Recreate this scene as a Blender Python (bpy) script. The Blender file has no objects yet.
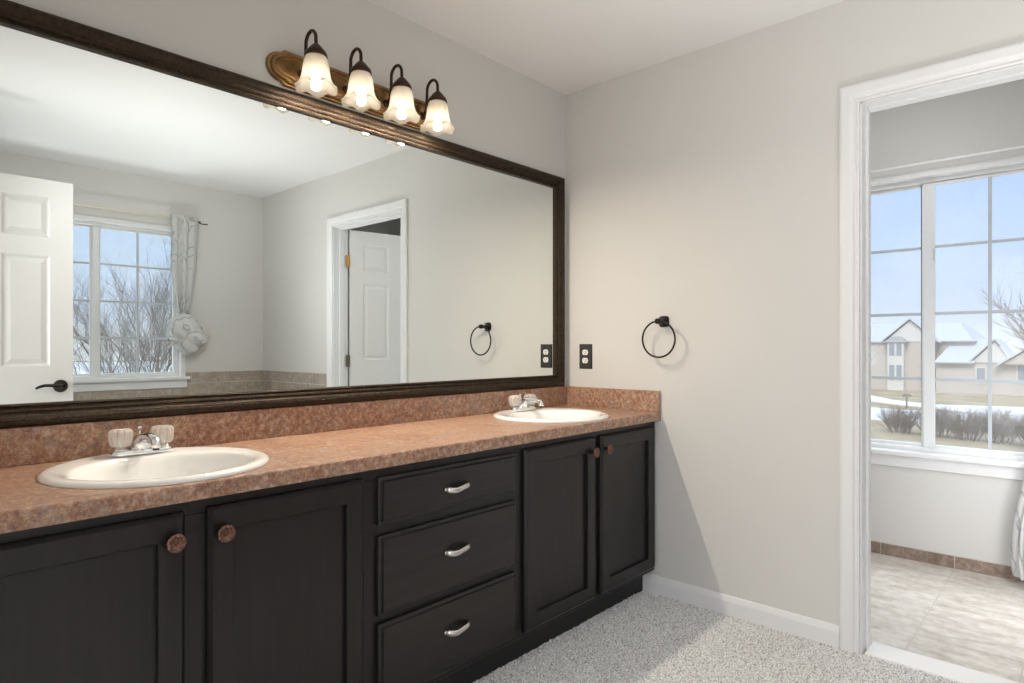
import bpy, bmesh, math, random
from mathutils import Vector, Matrix
import numpy as np
PI = math.pi
random.seed(7)
SC = bpy.context.scene
COL = SC.collection

# ------------------------------------------------------------------ camera, sky, lights, exposure
cam_d = bpy.data.cameras.new('camera')
cam = bpy.data.objects.new('camera', cam_d); COL.objects.link(cam)
cam.location = (-2.5905, -1.9977, 1.138)
cam.rotation_euler = (PI/2, 0, math.radians(42.504) - PI/2)
cam_d.sensor_width = 36.0
cam_d.lens = 36.0*629.6/1024
cam_d.shift_y = 5.0/1024
cam_d.clip_start = 0.01; cam_d.clip_end = 600
SC.camera = cam
SC.view_settings.view_transform = 'Standard'
SC.view_settings.look = 'None'
SC.view_settings.gamma = 1.0
SC.view_settings.use_curve_mapping = False
SC.view_settings.exposure = 0.30

W = bpy.data.worlds.new('sky'); SC.world = W; W.use_nodes = True
nt = W.node_tree; nt.nodes.clear()
wo = nt.nodes.new('ShaderNodeOutputWorld'); bg = nt.nodes.new('ShaderNodeBackground')
tc = nt.nodes.new('ShaderNodeTexCoord'); sx = nt.nodes.new('ShaderNodeSeparateXYZ'); rmp = nt.nodes.new('ShaderNodeValToRGB')
nz = nt.nodes.new('ShaderNodeTexNoise'); nz.inputs['Scale'].default_value = 3.0; nz.inputs['Detail'].default_value = 5
mx = nt.nodes.new('ShaderNodeMix'); mx.data_type = 'RGBA'
cr2 = nt.nodes.new('ShaderNodeValToRGB')
nt.links.new(tc.outputs['Generated'], sx.inputs[0]); nt.links.new(sx.outputs['Z'], rmp.inputs[0])
nt.links.new(tc.outputs['Generated'], nz.inputs['Vector']); nt.links.new(nz.outputs['Fac'], cr2.inputs[0])
cr2.color_ramp.elements[0].position = .45; cr2.color_ramp.elements[0].color = (0, 0, 0, 1)
cr2.color_ramp.elements[1].position = .75; cr2.color_ramp.elements[1].color = (.45, .45, .45, 1)
e = rmp.color_ramp.elements
e[0].position = 0.0; e[0].color = (.78, .83, .90, 1)
e[1].position = 0.45; e[1].color = (.62, .76, 1.0, 1)
a = e.new(.05); a.color = (.60, .70, .92, 1)
a = e.new(.13); a.color = (.455, .62, .93, 1)
a = e.new(.24); a.color = (.38, .55, .91, 1)
nt.links.new(cr2.outputs[0], mx.inputs[0]); nt.links.new(rmp.outputs[0], mx.inputs[6]); mx.inputs[7].default_value = (.85, .88, .93, 1)
nt.links.new(mx.outputs[2], bg.inputs[0]); bg.inputs[1].default_value = 1.0
nt.links.new(bg.outputs[0], wo.inputs[0])

def area(name, loc, target, sx_, sy_, power, col):
    l = bpy.data.lights.new(name, 'AREA'); l.shape = 'RECTANGLE'; l.size = sx_; l.size_y = sy_
    l.energy = power; l.color = col
    o = bpy.data.objects.new(name, l); COL.objects.link(o); o.location = loc
    o.rotation_euler = (Vector(target)-Vector(loc)).to_track_quat('-Z', 'Y').to_euler()
    return o
area('bedroom_side_fill', (-3.6, -1.62, 1.35), (0, -1.45, 1.3), 1.6, 2.2, 50, (1.0, .995, .985))  # added area light out of view, brightens the room from the entry side
sp_d = bpy.data.lights.new('upward_fill_spot', 'SPOT'); sp_d.energy = 88; sp_d.spot_size = math.radians(112); sp_d.spot_blend = 1.0; sp_d.shadow_soft_size = .25; sp_d.color = (1.0, .995, .985)  # added unseen spot aimed at the ceiling for even fill
sp_o = bpy.data.objects.new('upward_fill_spot', sp_d); COL.objects.link(sp_o); sp_o.location = (-.95, -2.22, .35); sp_o.rotation_euler = (PI, 0, 0)
sp2_d = bpy.data.lights.new('tub_corner_fill', 'SPOT'); sp2_d.energy = 42; sp2_d.spot_size = math.radians(92); sp2_d.spot_blend = 1.0; sp2_d.shadow_soft_size = .18; sp2_d.color = (1.0, .995, .985)  # added unseen spot, brightens the dark corner by the tub
sp2_o = bpy.data.objects.new('tub_corner_fill', sp2_d); COL.objects.link(sp2_o); sp2_o.location = (-1.6, -.9, 2.15); sp2_o.rotation_euler = (Vector((-.55, -3.33, 1.35))-Vector((-1.6, -.9, 2.15))).to_track_quat('-Z', 'Y').to_euler()
area('toilet_room_daylight', (2.2, -1.3, 3.0), (.9, -1.4, .6), 1.2, 0.8, 50, (.95, .975, 1.0))
area('toilet_room_sill_fill', (2.4, -1.4, -.1), (.3, -1.4, 1.9), 1.2, .7, 20, (.96, .98, 1.0))  # added lamp outside below the sill, standing in for light off snow
area('tub_window_daylight', (-1.2, -4.3, 2.9), (-1.2, -2.6, .9), 1.4, 0.8, 8, (.95, .975, 1.0))
area('tub_window_sill_fill', (-1.2, -4.7, .05), (-1.2, -2.0, 2.3), 1.4, .8, 40, (.96, .98, 1.0))  # added lamp under the tub window, lifts the ceiling as snow would
area('toilet_room_top_fill', (.42, -1.25, 2.41), (1.15, -1.3, .2), .5, .6, 6, (.97, .985, 1.0))  # added fill near the ceiling, no fixture here
area('toilet_room_low_fill', (.70, -2.0, .60), (1.33, -1.30, .20), .28, .9, 4.6, (.96, .98, 1.0))  # added low fill, hidden beside the doorway, for the wall under the window
sun_d = bpy.data.lights.new('hazy_sun', 'SUN'); sun_d.energy = 2.0; sun_d.angle = math.radians(25); sun_d.color = (1.0, .95, .88)
sun = bpy.data.objects.new('hazy_sun', sun_d); COL.objects.link(sun); sun.rotation_euler = Vector((.70, .15, -.70)).to_track_quat('-Z', 'Y').to_euler()
SC.cycles.use_denoising = True
SC.cycles.max_bounces = 10
SC.cycles.diffuse_bounces = 6
SC.cycles.transparent_max_bounces = 16
SC.cycles.sample_clamp_indirect = 6.0

# ------------------------------------------------------------------ material helpers
def mat(name, col, rough=.5, metal=0.0, spec=.5, **k):
    m = bpy.data.materials.new(name); m.use_nodes = True
    b = m.node_tree.nodes['Principled BSDF']
    b.inputs['Base Color'].default_value = (*col, 1)
    b.inputs['Roughness'].default_value = rough
    b.inputs['Metallic'].default_value = metal
    b.inputs['Specular IOR Level'].default_value = spec
    for kk, v in k.items():
        b.inputs[kk.replace('_', ' ')].default_value = v
    return m
def N(m, t, **props):
    n = m.node_tree.nodes.new(t)
    for k, v in props.items(): setattr(n, k, v)
    return n
def L(m, a, b): m.node_tree.links.new(a, b)
def BS(m): return m.node_tree.nodes['Principled BSDF']
def coords(m, scale=(1, 1, 1), kind='Object'):
    t = N(m, 'ShaderNodeTexCoord'); mp = N(m, 'ShaderNodeMapping')
    mp.inputs['Scale'].default_value = scale
    L(m, t.outputs[kind], mp.inputs[0]); return mp.outputs[0]
def noise(m, vec, scale, detail=4, rough=.55, dist=0):
    n = N(m, 'ShaderNodeTexNoise'); n.inputs['Scale'].default_value = scale; n.inputs['Detail'].default_value = detail
    n.inputs['Roughness'].default_value = rough; n.inputs['Distortion'].default_value = dist
    L(m, vec, n.inputs['Vector']); return n.outputs['Fac']
def ramp(m, fac, stops):
    r = N(m, 'ShaderNodeValToRGB'); el = r.color_ramp.elements
    while len(el) < len(stops): el.new(.5)
    for i, (p, c) in enumerate(stops):
        el[i].position = p; el[i].color = (*c, 1)
    L(m, fac, r.inputs[0]); return r.outputs[0]
def mix(m, fac, a, b, mode='MIX'):
    n = N(m, 'ShaderNodeMix', data_type='RGBA', blend_type=mode)
    for sock, v in ((0, fac), (6, a), (7, b)):
        if hasattr(v, 'is_output') or isinstance(v, bpy.types.NodeSocket): L(m, v, n.inputs[sock])
        elif sock == 0: n.inputs[0].default_value = v
        else: n.inputs[sock].default_value = (*v, 1)
    return n.outputs[2]
def bump(m, h, strength=.3, dist=.01):
    b = N(m, 'ShaderNodeBump'); b.inputs['Strength'].default_value = strength; b.inputs['Distance'].default_value = dist
    L(m, h, b.inputs['Height']); L(m, b.outputs[0], BS(m).inputs['Normal'])

def wall_paint(name, col):
    m = mat(name, col, .62, spec=.3); v = coords(m)
    L(m, mix(m, noise(m, v, 3.0, 3), tuple(c*.985 for c in col), tuple(min(1, c*1.015) for c in col)), BS(m).inputs['Base Color'])
    bump(m, noise(m, v, 90, 3), .06, .004); return m
M = {}
M['wall'] = wall_paint('wall paint', (.634, .622, .602))
M['ceiling'] = wall_paint('ceiling paint', (.76, .757, .75))
M['trim'] = mat('white trim paint', (.745, .745, .75), .34)
M['door'] = mat('white door paint', (.69, .675, .66), .38)
M['vinyl'] = mat('white vinyl', (.74, .75, .76), .35)
M['grille'] = mat('grey window grille', (.50, .54, .57), .4)

def m_cab():
    m = mat('espresso paint', (.012, .0105, .0108), .34, spec=.42); v = coords(m, (55, 55, 3.2))
    f = noise(m, v, 1.0, 5, .6, .4)
    L(m, ramp(m, f, [(.3, (.0068, .0052, .0056)), (.7, (.0150, .0118, .0122))]), BS(m).inputs['Base Color'])
    v2 = coords(m, (9, 9, 9)); w = noise(m, v2, 30, 2)
    L(m, ramp(m, w, [(.3, (.28, .28, .28)), (.7, (.42, .42, .42))]), BS(m).inputs['Roughness'])
    bump(m, f, .16, .002); return m
M['cab'] = m_cab()
def m_cab_h():
    m = mat('espresso paint across grain', (.012, .0105, .0108), .34, spec=.42); v = coords(m, (3.2, 55, 55))
    f = noise(m, v, 1.0, 5, .6, .6)
    L(m, ramp(m, f, [(.3, (.0085, .0066, .0070)), (.7, (.021, .0170, .0175))]), BS(m).inputs['Base Color'])  # drawer tones set lighter than the doors for the sheen they reflect
    bump(m, f, .16, .002); return m
M['cabh'] = m_cab_h()
M['kick'] = mat('dark kick board', (.010, .009, .009), .5)

def m_lam():
    m = mat('rust stone laminate', (.3, .17, .11), .3, spec=.5); v = coords(m)
    n1 = noise(m, v, 10, 7, .74, .6); n2 = noise(m, v, 70, 6, .75, .2); n3 = noise(m, v, 110, 4, .65); n4 = noise(m, v, 20, 5, .65, 1.0)
    c1 = ramp(m, n1, [(.36, (.190, .105, .085)), (.45, (.340, .162, .100)), (.53, (.375, .205, .118)), (.62, (.40, .31, .25))])
    c2 = ramp(m, n2, [(.37, (.075, .045, .045)), (.46, (.295, .138, .088)), (.54, (.43, .255, .15)), (.62, (.64, .52, .42))])
    c = mix(m, .6, c1, c2)
    c = mix(m, ramp(m, n4, [(.52, (0, 0, 0)), (.64, (.55, .55, .55))]), c, (.25, .185, .178))
    c = mix(m, ramp(m, n3, [(.52, (0, 0, 0)), (.68, (.55, .55, .55))]), c, (.48, .38, .30))
    L(m, c, BS(m).inputs['Base Color'])
    L(m, ramp(m, n2, [(.3, (.30, .30, .30)), (.7, (.42, .42, .42))]), BS(m).inputs['Roughness'])
    return m
M['lam'] = m_lam()
M['porcelain'] = mat('white porcelain', (.89, .885, .87), .08, spec=.6, Coat_Weight=.3)
M['chrome'] = mat('chrome', (.86, .87, .88), .06, 1.0)
M['nickel'] = mat('brushed nickel', (.62, .58, .55), .26, 1.0)
M['acrylic'] = mat('clear acrylic', (1.0, .955, .905), .03, spec=.6, Transmission_Weight=.64, IOR=1.49)
def m_frame():
    m = mat('espresso bronze mirror frame', (.05, .03, .02), .42, .55, spec=.4); v = coords(m)
    n = noise(m, v, 75, 5, .7, 1.2)
    L(m, ramp(m, n, [(.35, (.010, .007, .0065)), (.7, (.066, .041, .020))]), BS(m).inputs['Base Color'])
    bump(m, n, .8, .004); return m
M['frame'] = m_frame()
M['mirror'] = mat('mirror silver', (.87, .908, .893), .0, 1.0)
def m_bronze():
    m = mat('antique bronze', (.22, .12, .055), .34, .92); v = coords(m)
    L(m, ramp(m, noise(m, v, 22, 4), [(.35, (.23, .135, .06)), (.7, (.40, .25, .105))]), BS(m).inputs['Base Color']); return m
M['bronze'] = m_bronze()
M['dkbronze'] = mat('oil rubbed bronze', (.055, .030, .020), .34, .8)
M['black'] = mat('black bronze', (.020, .0155, .013), .30, .6)
def m_knob():
    m = mat('copper rosette', (.20, .10, .07), .38, .9); v = coords(m)
    L(m, ramp(m, noise(m, v, 220, 3), [(.35, (.10, .05, .038)), (.65, (.31, .175, .13))]), BS(m).inputs['Base Color']); return m
M['knob'] = m_knob()
M['brass'] = mat('brass', (.62, .36, .12), .3, 1.0)
M['dullbrass'] = mat('tarnished brass', (.25, .21, .16), .35, .9)
M['plate'] = mat('bronze outlet plate', (.026, .019, .016), .45, .2)
M['ivory'] = mat('white receptacle', (.82, .80, .76), .35)
M['slot'] = mat('dark slot', (.01, .01, .01), .6)
def m_shade():
    m = bpy.data.materials.new('alabaster glass'); m.use_nodes = True; t = m.node_tree; t.nodes.clear()
    out = t.nodes.new('ShaderNodeOutputMaterial')
    tr = t.nodes.new('ShaderNodeBsdfTranslucent'); df = t.nodes.new('ShaderNodeBsdfDiffuse'); tp = t.nodes.new('ShaderNodeBsdfTransparent'); gl = t.nodes.new('ShaderNodeBsdfGlossy')
    gl.inputs['Roughness'].default_value = .15
    v = coords(m); n = noise(m, v, 28, 4, .6, 1.0)
    c = ramp(m, n, [(.3, (.93, .87, .77)), (.7, (1.0, .97, .92))])
    for b in (tr, df): t.links.new(c, b.inputs[0])
    tp.inputs[0].default_value = (1, .97, .92, 1)
    a1 = t.nodes.new('ShaderNodeMixShader'); a1.inputs[0].default_value = .35; t.links.new(tr.outputs[0], a1.inputs[1]); t.links.new(df.outputs[0], a1.inputs[2])
    a2 = t.nodes.new('ShaderNodeMixShader'); a2.inputs[0].default_value = .38; t.links.new(a1.outputs[0], a2.inputs[1]); t.links.new(tp.outputs[0], a2.inputs[2])
    a3 = t.nodes.new('ShaderNodeMixShader'); a3.inputs[0].default_value = .05; t.links.new(a2.outputs[0], a3.inputs[1]); t.links.new(gl.outputs[0], a3.inputs[2])
    t.links.new(a3.outputs[0], out.inputs[0]); return m
M['shade'] = m_shade()
def m_emit(name, col, s):
    m = bpy.data.materials.new(name); m.use_nodes = True; b = BS(m)
    b.inputs['Base Color'].default_value = (.9, .9, .9, 1); b.inputs['Emission Color'].default_value = (*col, 1); b.inputs['Emission Strength'].default_value = s; return m
M['bulb'] = m_emit('lit bulb', (1.0, .93, .80), 7.0)
def m_glass():
    m = bpy.data.materials.new('window glass'); m.use_nodes = True; t = m.node_tree; t.nodes.clear()
    out = t.nodes.new('ShaderNodeOutputMaterial'); tp = t.nodes.new('ShaderNodeBsdfTransparent'); gl = t.nodes.new('ShaderNodeBsdfGlossy'); df = t.nodes.new('ShaderNodeBsdfDiffuse')
    gl.inputs['Roughness'].default_value = .0; df.inputs[0].default_value = (.95, .96, .97, 1); tp.inputs[0].default_value = (.97, .985, .98, 1)
    v = coords(m); n = noise(m, v, 5, 4, .6, .5)
    h = ramp(m, n, [(.35, (.06, .06, .06)), (.75, (.14, .14, .14))])
    a = t.nodes.new('ShaderNodeMixShader'); t.links.new(h, a.inputs[0]); t.links.new(tp.outputs[0], a.inputs[1]); t.links.new(df.outputs[0], a.inputs[2])
    b = t.nodes.new('ShaderNodeMixShader'); b.inputs[0].default_value = .007; t.links.new(a.outputs[0], b.inputs[1]); t.links.new(gl.outputs[0], b.inputs[2])
    t.links.new(b.outputs[0], out.inputs[0]); return m
M['glass'] = m_glass()
def m_carpet():
    m = mat('grey frieze carpet', (.5, .48, .46), .95, spec=.1); v = coords(m)
    n = noise(m, v, 170, 2, .5); n2 = noise(m, v, 420, 2)
    c = ramp(m, n, [(.32, (.27, .265, .26)), (.43, (.55, .545, .54)), (.56, (.74, .735, .73)), (.70, (.90, .895, .89))])
    c = mix(m, ramp(m, n2, [(.58, (0, 0, 0)), (.75, (.6, .6, .6))]), c, (.16, .15, .145))
    L(m, c, BS(m).inputs['Base Color']); return m
M['carpet'] = m_carpet()
def m_tile(name, cs, scale=9, st=(1, 1, 1)):
    m = mat(name, cs[1], .38, spec=.5); v = coords(m, st); v2 = coords(m)
    n = noise(m, v, scale, 7, .66, .6); n2 = noise(m, v2, scale*4, 4, .6)
    c = mix(m, .35, ramp(m, n, [(.32, cs[0]), (.5, cs[1]), (.68, cs[2])]), ramp(m, n2, [(.35, cs[0]), (.65, cs[2])]))
    L(m, c, BS(m).inputs['Base Color']); return m
M['ftile'] = m_tile('travertine floor tile', [(.42, .355, .30), (.60, .55, .495), (.76, .73, .69)], 6, (3.2, 1, 1))
M['btile'] = m_tile('brown base tile', [(.13, .085, .062), (.245, .175, .13), (.40, .32, .265)], 16)
M['wtile'] = m_tile('tub wall tile', [(.26, .21, .165), (.375, .315, .26), (.50, .44, .385)], 18)
M['grout'] = mat('light grout', (.56, .52, .47), .8)
M['marble'] = mat('white threshold', (.85, .845, .835), .25)
def m_curtain():
    m = mat('printed curtain cloth', (.67, .67, .66), .85, spec=.15); v = coords(m, (1, 1, .8))
    w = N(m, 'ShaderNodeTexWave', wave_type='RINGS'); w.inputs['Scale'].default_value = 8.5; w.inputs['Distortion'].default_value = 9; w.inputs['Detail'].default_value = 3
    L(m, v, w.inputs['Vector'])
    n = noise(m, v, 6, 3); n3 = noise(m, v, 4.5, 2, .5)
    line = ramp(m, w.outputs['Fac'], [(.0, (1, 1, 1)), (.07, (.35, .35, .35)), (.25, (0, 0, 0))])
    mask = ramp(m, n, [(.36, (.05, .05, .05)), (.52, (1, 1, 1))])
    f = mix(m, 1.0, line, mask, 'MULTIPLY')
    c = mix(m, f, (.60, .60, .59), (.34, .35, .37))
    c = mix(m, ramp(m, n3, [(.64, (0, 0, 0)), (.72, (.35, .35, .35))]), c, (.42, .56, .53))
    L(m, c, BS(m).inputs['Base Color']); return m
M['curtain'] = m_curtain()
M['rodcream'] = mat('cream rod', (.72, .66, .52), .35)
M['rodwhite'] = mat('white rod', (.85, .85, .85), .3)
M['bark'] = mat('winter bark', (.22, .185, .165), .9)
M['twig'] = mat('pale twigs', (.23, .19, .165), .9)
M['shrub'] = mat('brown winter stems', (.17, .115, .080), .9)
def m_lawn():
    m = mat('winter lawn', (.42, .40, .28), .95, spec=.1); v = coords(m, (1, 1, 1))
    n = noise(m, v, .35, 6, .65)
    L(m, ramp(m, n, [(.35, (.36, .29, .18)), (.55, (.46, .38, .25)), (.72, (.58, .52, .42))]), BS(m).inputs['Base Color']); return m
M['lawn'] = m_lawn()
M['snow'] = mat('snow', (.90, .92, .95), .8)
M['road'] = mat('grey road', (.50, .50, .50), .8)
def m_brick():
    m = mat('tan brick', (.46, .37, .32), .9); v = coords(m, (1, 1, 1))
    b = N(m, 'ShaderNodeTexBrick'); b.inputs['Scale'].default_value = 1.0; b.inputs['Color1'].default_value = (.42, .31, .25, 1); b.inputs['Color2'].default_value = (.52, .42, .36, 1)
    b.inputs['Mortar'].default_value = (.58, .52, .47, 1); b.inputs['Brick Width'].default_value = .3; b.inputs['Row Height'].default_value = .1; b.inputs['Mortar Size'].default_value = .012
    r = N(m, 'ShaderNodeMapping'); r.inputs['Rotation'].default_value = (PI/2, 0, PI/2); L(m, v, r.inputs[0]); L(m, r.outputs[0], b.inputs['Vector'])
    L(m, b.outputs[0], BS(m).inputs['Base Color']); return m
M['brick'] = m_brick()
M['siding'] = mat('pale siding', (.70, .68, .64), .8)
M['roof'] = mat('snowy roof', (.60, .63, .68), .85)
M['roofd'] = mat('bare roof edge', (.40, .39, .39), .85)
M['hglass'] = mat('house window glass', (.30, .33, .37), .2)

# ------------------------------------------------------------------ mesh helpers
class MB:
    def __init__(s): s.v = []; s.f = []; s.sm = []
    def add(s, vs, fs, smooth=False):
        o = len(s.v); s.v += [tuple(x) for x in vs]
        for f in fs: s.f.append(tuple(i+o for i in f)); s.sm.append(smooth)
        return s
    def box(s, x0, x1, y0, y1, z0, z1):
        x0, x1 = min(x0, x1), max(x0, x1); y0, y1 = min(y0, y1), max(y0, y1); z0, z1 = min(z0, z1), max(z0, z1)
        vs = [(x0, y0, z0), (x1, y0, z0), (x1, y1, z0), (x0, y1, z0), (x0, y0, z1), (x1, y0, z1), (x1, y1, z1), (x0, y1, z1)]
        return s.add(vs, [(3, 2, 1, 0), (4, 5, 6, 7), (0, 1, 5, 4), (1, 2, 6, 5), (2, 3, 7, 6), (3, 0, 4, 7)])
    def loft(s, rings, cap0=True, cap1=True, closed=True, smooth=True):
        n = len(rings[0]); vs = [p for r in rings for p in r]; fs = []
        for i in range(len(rings)-1):
            for j in range(n if closed else n-1):
                k = (j+1) % n
                fs.append((i*n+j, i*n+k, (i+1)*n+k, (i+1)*n+j))
        s.add(vs, fs, smooth)
        if cap0: s.add(rings[0], [tuple(range(n-1, -1, -1))])
        if cap1: s.add(rings[-1], [tuple(range(n))])
        return s
    def lathe(s, prof, seg=32, c=(0, 0, 0), axis='z', cap0=False, cap1=False, fr=None, smooth=True):
        rings = []
        for (r, h) in prof:
            ring = []
            for i in range(seg):
                t = 2*PI*i/seg; rr = r if fr is None else fr(r, h, t)
                a, b = rr*math.cos(t), rr*math.sin(t)
                p = {'z': (a, b, h), 'y': (a, h, b), 'x': (h, a, b)}[axis]
                ring.append((p[0]+c[0], p[1]+c[1], p[2]+c[2]))
            if axis == 'y': ring.reverse()
            rings.append(ring)
        return s.loft(rings, cap0, cap1, True, smooth)
    def tube(s, pts, rad, seg=8, cap=True, flat=1.0, up=(0, 0, 1)):
        pts = [Vector(p) for p in pts]; rings = []
        u0 = Vector(up)
        for i, p in enumerate(pts):
            t = (pts[min(i+1, len(pts)-1)]-pts[max(i-1, 0)]).normalized()
            x = t.cross(u0)
            if x.length < 1e-3: x = t.cross(Vector((1, 0, 0)))
            x.normalize(); y = x.cross(t).normalized()
            r = rad[i] if isinstance(rad, (list, tuple)) else rad
            rings.append([tuple(p + x*r*math.cos(2*PI*k/seg) + y*r*flat*math.sin(2*PI*k/seg)) for k in range(seg)])
        return s.loft(rings, cap, cap, True, True)
    def torus(s, c, R, r, axis='x', seg=48, sub=10):
        rings = []
        for i in range(seg+1):
            t = 2*PI*i/seg; ring = []
            for k in range(sub):
                q = 2*PI*k/sub; a = (R+r*math.cos(q))
                p = {'x': (r*math.sin(q), a*math.cos(t), a*math.sin(t)), 'z': (a*math.cos(t), a*math.sin(t), r*math.sin(q)), 'y': (a*math.cos(t), r*math.sin(q), a*math.sin(t))}[axis]
                ring.append(tuple(p[j]+c[j] for j in range(3)))
            rings.append(ring)
        return s.loft(rings, False, False)
    def prism(s, poly, axis, a0, a1):
        def mk(p, a): return {'x': (a, p[0], p[1]), 'y': (p[0], a, p[1]), 'z': (p[0], p[1], a)}[axis]
        return s.loft([[mk(p, a0) for p in poly], [mk(p, a1) for p in poly]], True, True, True, False)
    def framesweep(s, prof, rect, plane, base, sgn, three=False):
        """mitred moulding round rect=(a0,a1,b0,b1); prof=(u outwards, v proud); plane 'x' -> (a,b)=(y,z), 'y' -> (x,z)"""
        a0, a1, b0, b1 = rect
        def at(u, v, k):
            a, b = [(a0-u, b0 if three else b0-u), (a0-u, b1+u), (a1+u, b1+u), (a1+u, b0 if three else b0-u)][k]
            n = base+sgn*v
            return (n, a, b) if plane == 'x' else (a, n, b)
        rings = [[at(u, v, k) for (u, v) in prof] for k in range(4)]
        if not three: rings.append(rings[0])
        return s.loft(rings, three, three, True, False)
    def build(s, name, m, parent=None, loc=None, rot=None, bevel=0, smooth_all=False, recalc=True, segs=2):
        me = bpy.data.meshes.new(name); me.from_pydata(s.v, [], s.f)
        if recalc:
            bm = bmesh.new(); bm.from_mesh(me)
            sm = s.sm
            for i, f in enumerate(bm.faces): f.smooth = sm[i] or smooth_all
            bmesh.ops.remove_doubles(bm, verts=bm.verts, dist=1e-6)
            bmesh.ops.recalc_face_normals(bm, faces=bm.faces); bm.to_mesh(me); bm.free()
        me.update()
        o = bpy.data.objects.new(name, me); COL.objects.link(o)
        if m is not None: me.materials.append(M[m] if isinstance(m, str) else m)
        if loc is not None: o.location = loc
        if rot is not None: o.rotation_euler = rot
        if parent is not None:
            o.parent = parent
            if loc is None and parent.type == 'EMPTY' and not parent.get('_local'):
                o.location = -parent.location
        if bevel:
            bv = o.modifiers.new('bevel', 'BEVEL'); bv.width = bevel; bv.segments = segs; bv.limit_method = 'ANGLE'; bv.angle_limit = math.radians(40)
        return o
LOCAL = []
def tag(o, label, cat, group=None, kind=None):
    if label: o['label'] = label
    if cat: o['category'] = cat
    if group: o['group'] = group
    if kind: o['kind'] = kind
    return o
def empty(name, loc, label, cat, group=None, kind=None, local=False, rz=0):
    o = bpy.data.objects.new(name, None); COL.objects.link(o); o.location = loc; o.empty_display_size = .05; o.rotation_euler = (0, 0, rz)
    if local: o['_local'] = 1; LOCAL.append(o)
    return tag(o, label, cat, group, kind)
def dup(o, parent, loc, name=None, rot=None):
    c = o.copy(); COL.objects.link(c); c.parent = parent; c.location = loc
    if rot is not None: c.rotation_euler = rot
    return c
def struct(o, label, cat): return tag(o, label, cat, None, 'structure')

# ------------------------------------------------------------------ room shell
H = 2.44; LY = -3.335; FX = 1.33; LX = -2.50; T = .12
DY0, DY1, DH = -2.208, -1.375, 2.04               # doorway in the right wall
WB = (-1.815, -.675, .898, 2.05)                  # window over the tub (x0,x1,z0,z1)
WF = (-1.895, -.83, .575, 2.035)                  # toilet-room window (y0,y1,z0,z1)
EY0, EY1 = -2.18, -1.28                           # entry opening in the left wall
def wall(name, m, axis, n0, n1, a0, a1, hole=None, z1=H):
    b = MB()
    def bx(p0, p1, q0, q1):
        if p1-p0 < 1e-4 or q1-q0 < 1e-4: return
        b.box(n0, n1, p0, p1, q0, q1) if axis == 'x' else b.box(p0, p1, n0, n1, q0, q1)
    if hole is None: bx(a0, a1, 0, z1)
    else:
        h0, h1, k0, k1 = hole
        bx(a0, h0, 0, z1); bx(h1, a1, 0, z1); bx(h0, h1, 0, k0); bx(h0, h1, k1, z1)
    return b.build(name, m)
struct(wall('wall_back', 'wall', 'y', 0, T, LX-T, FX+T), 'long greige wall behind the framed mirror', 'wall')
struct(wall('wall_right', 'wall', 'x', 0, T, LY, 0, (DY0, DY1, 0, DH)), 'greige wall with towel ring, outlet and open doorway', 'wall')
struct(wall('wall_front', 'wall', 'y', LY-T, LY, LX-T, FX+T, WB), 'wall with the tub window seen in the mirror', 'wall')
struct(wall('wall_left', 'wall', 'x', LX-T, LX, LY, 0, (EY0, EY1, 0, DH)), 'end wall with the entry opening at the camera', 'wall')
struct(wall('wall_far', 'wall', 'x', FX, FX+T, LY, 0, WF), 'pale wall under the window beyond the doorway', 'wall')
struct(wall('wall_side', 'wall', 'y', -.80, -.80+.1, T, FX), 'side wall of the small tiled room', 'wall')
struct(MB().box(LX-T-3.5, FX+T, LY-T, T, H, H+.1).build('ceiling', 'ceiling'), 'flat white ceiling', 'ceiling')  # stretch past the entry is added to block the sun

# carpet with real tufted relief
def carpet():
    b = MB(); st = .0042; x0, x1, y0, y1 = -1.75, .0, -1.78, -.44
    nx = int((x1-x0)/st)+1; ny = int((y1-y0)/st)+1
    rng = np.random.default_rng(3)
    X, Y = np.meshgrid(np.linspace(x0, x1, nx), np.linspace(y0, y1, ny))
    low = rng.random((ny//4+2, nx//4+2)); lowr = np.kron(low, np.ones((4, 4)))[:ny, :nx]
    Z = rng.random((ny, nx))**1.5*.0085 + lowr*.003 - .004
    X = X + (rng.random(X.shape)-.5)*st*.7; Y = Y + (rng.random(Y.shape)-.5)*st*.7
    X[:, 0] = x0; X[:, -1] = x1; Y[0, :] = y0; Y[-1, :] = y1
    V = np.stack([X, Y, Z], -1).reshape(-1, 3)
    idx = np.arange(nx*ny).reshape(ny, nx)
    F = np.stack([idx[:-1, :-1], idx[:-1, 1:], idx[1:, 1:], idx[1:, :-1]], -1).reshape(-1, 4)
    extra = [(LX-T-1.6, LY, -.001), (0, LY, -.001), (0, y0, -.001), (LX-T-1.6, y0, -.001), (x0, y0, -.001), (x0, 0, -.001), (LX-T-1.6, 0, -.001), (0, y1, -.001), (0, 0, -.001), (x0, y1, -.001)]
    n0 = len(V)
    V = np.vstack([V, np.array(extra)])
    faces = [tuple(f) for f in F.tolist()] + [(n0, n0+1, n0+2, n0+3), (n0+3, n0+4, n0+5, n0+6), (n0+9, n0+7, n0+8, n0+5)]
    me = bpy.data.meshes.new('floor'); me.from_pydata(V.tolist(), [], faces); me.update(); me.materials.append(M['carpet'])
    o = bpy.data.objects.new('floor', me); COL.objects.link(o); return o
struct(carpet(), 'speckled grey shag carpet floor', 'floor')
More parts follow.
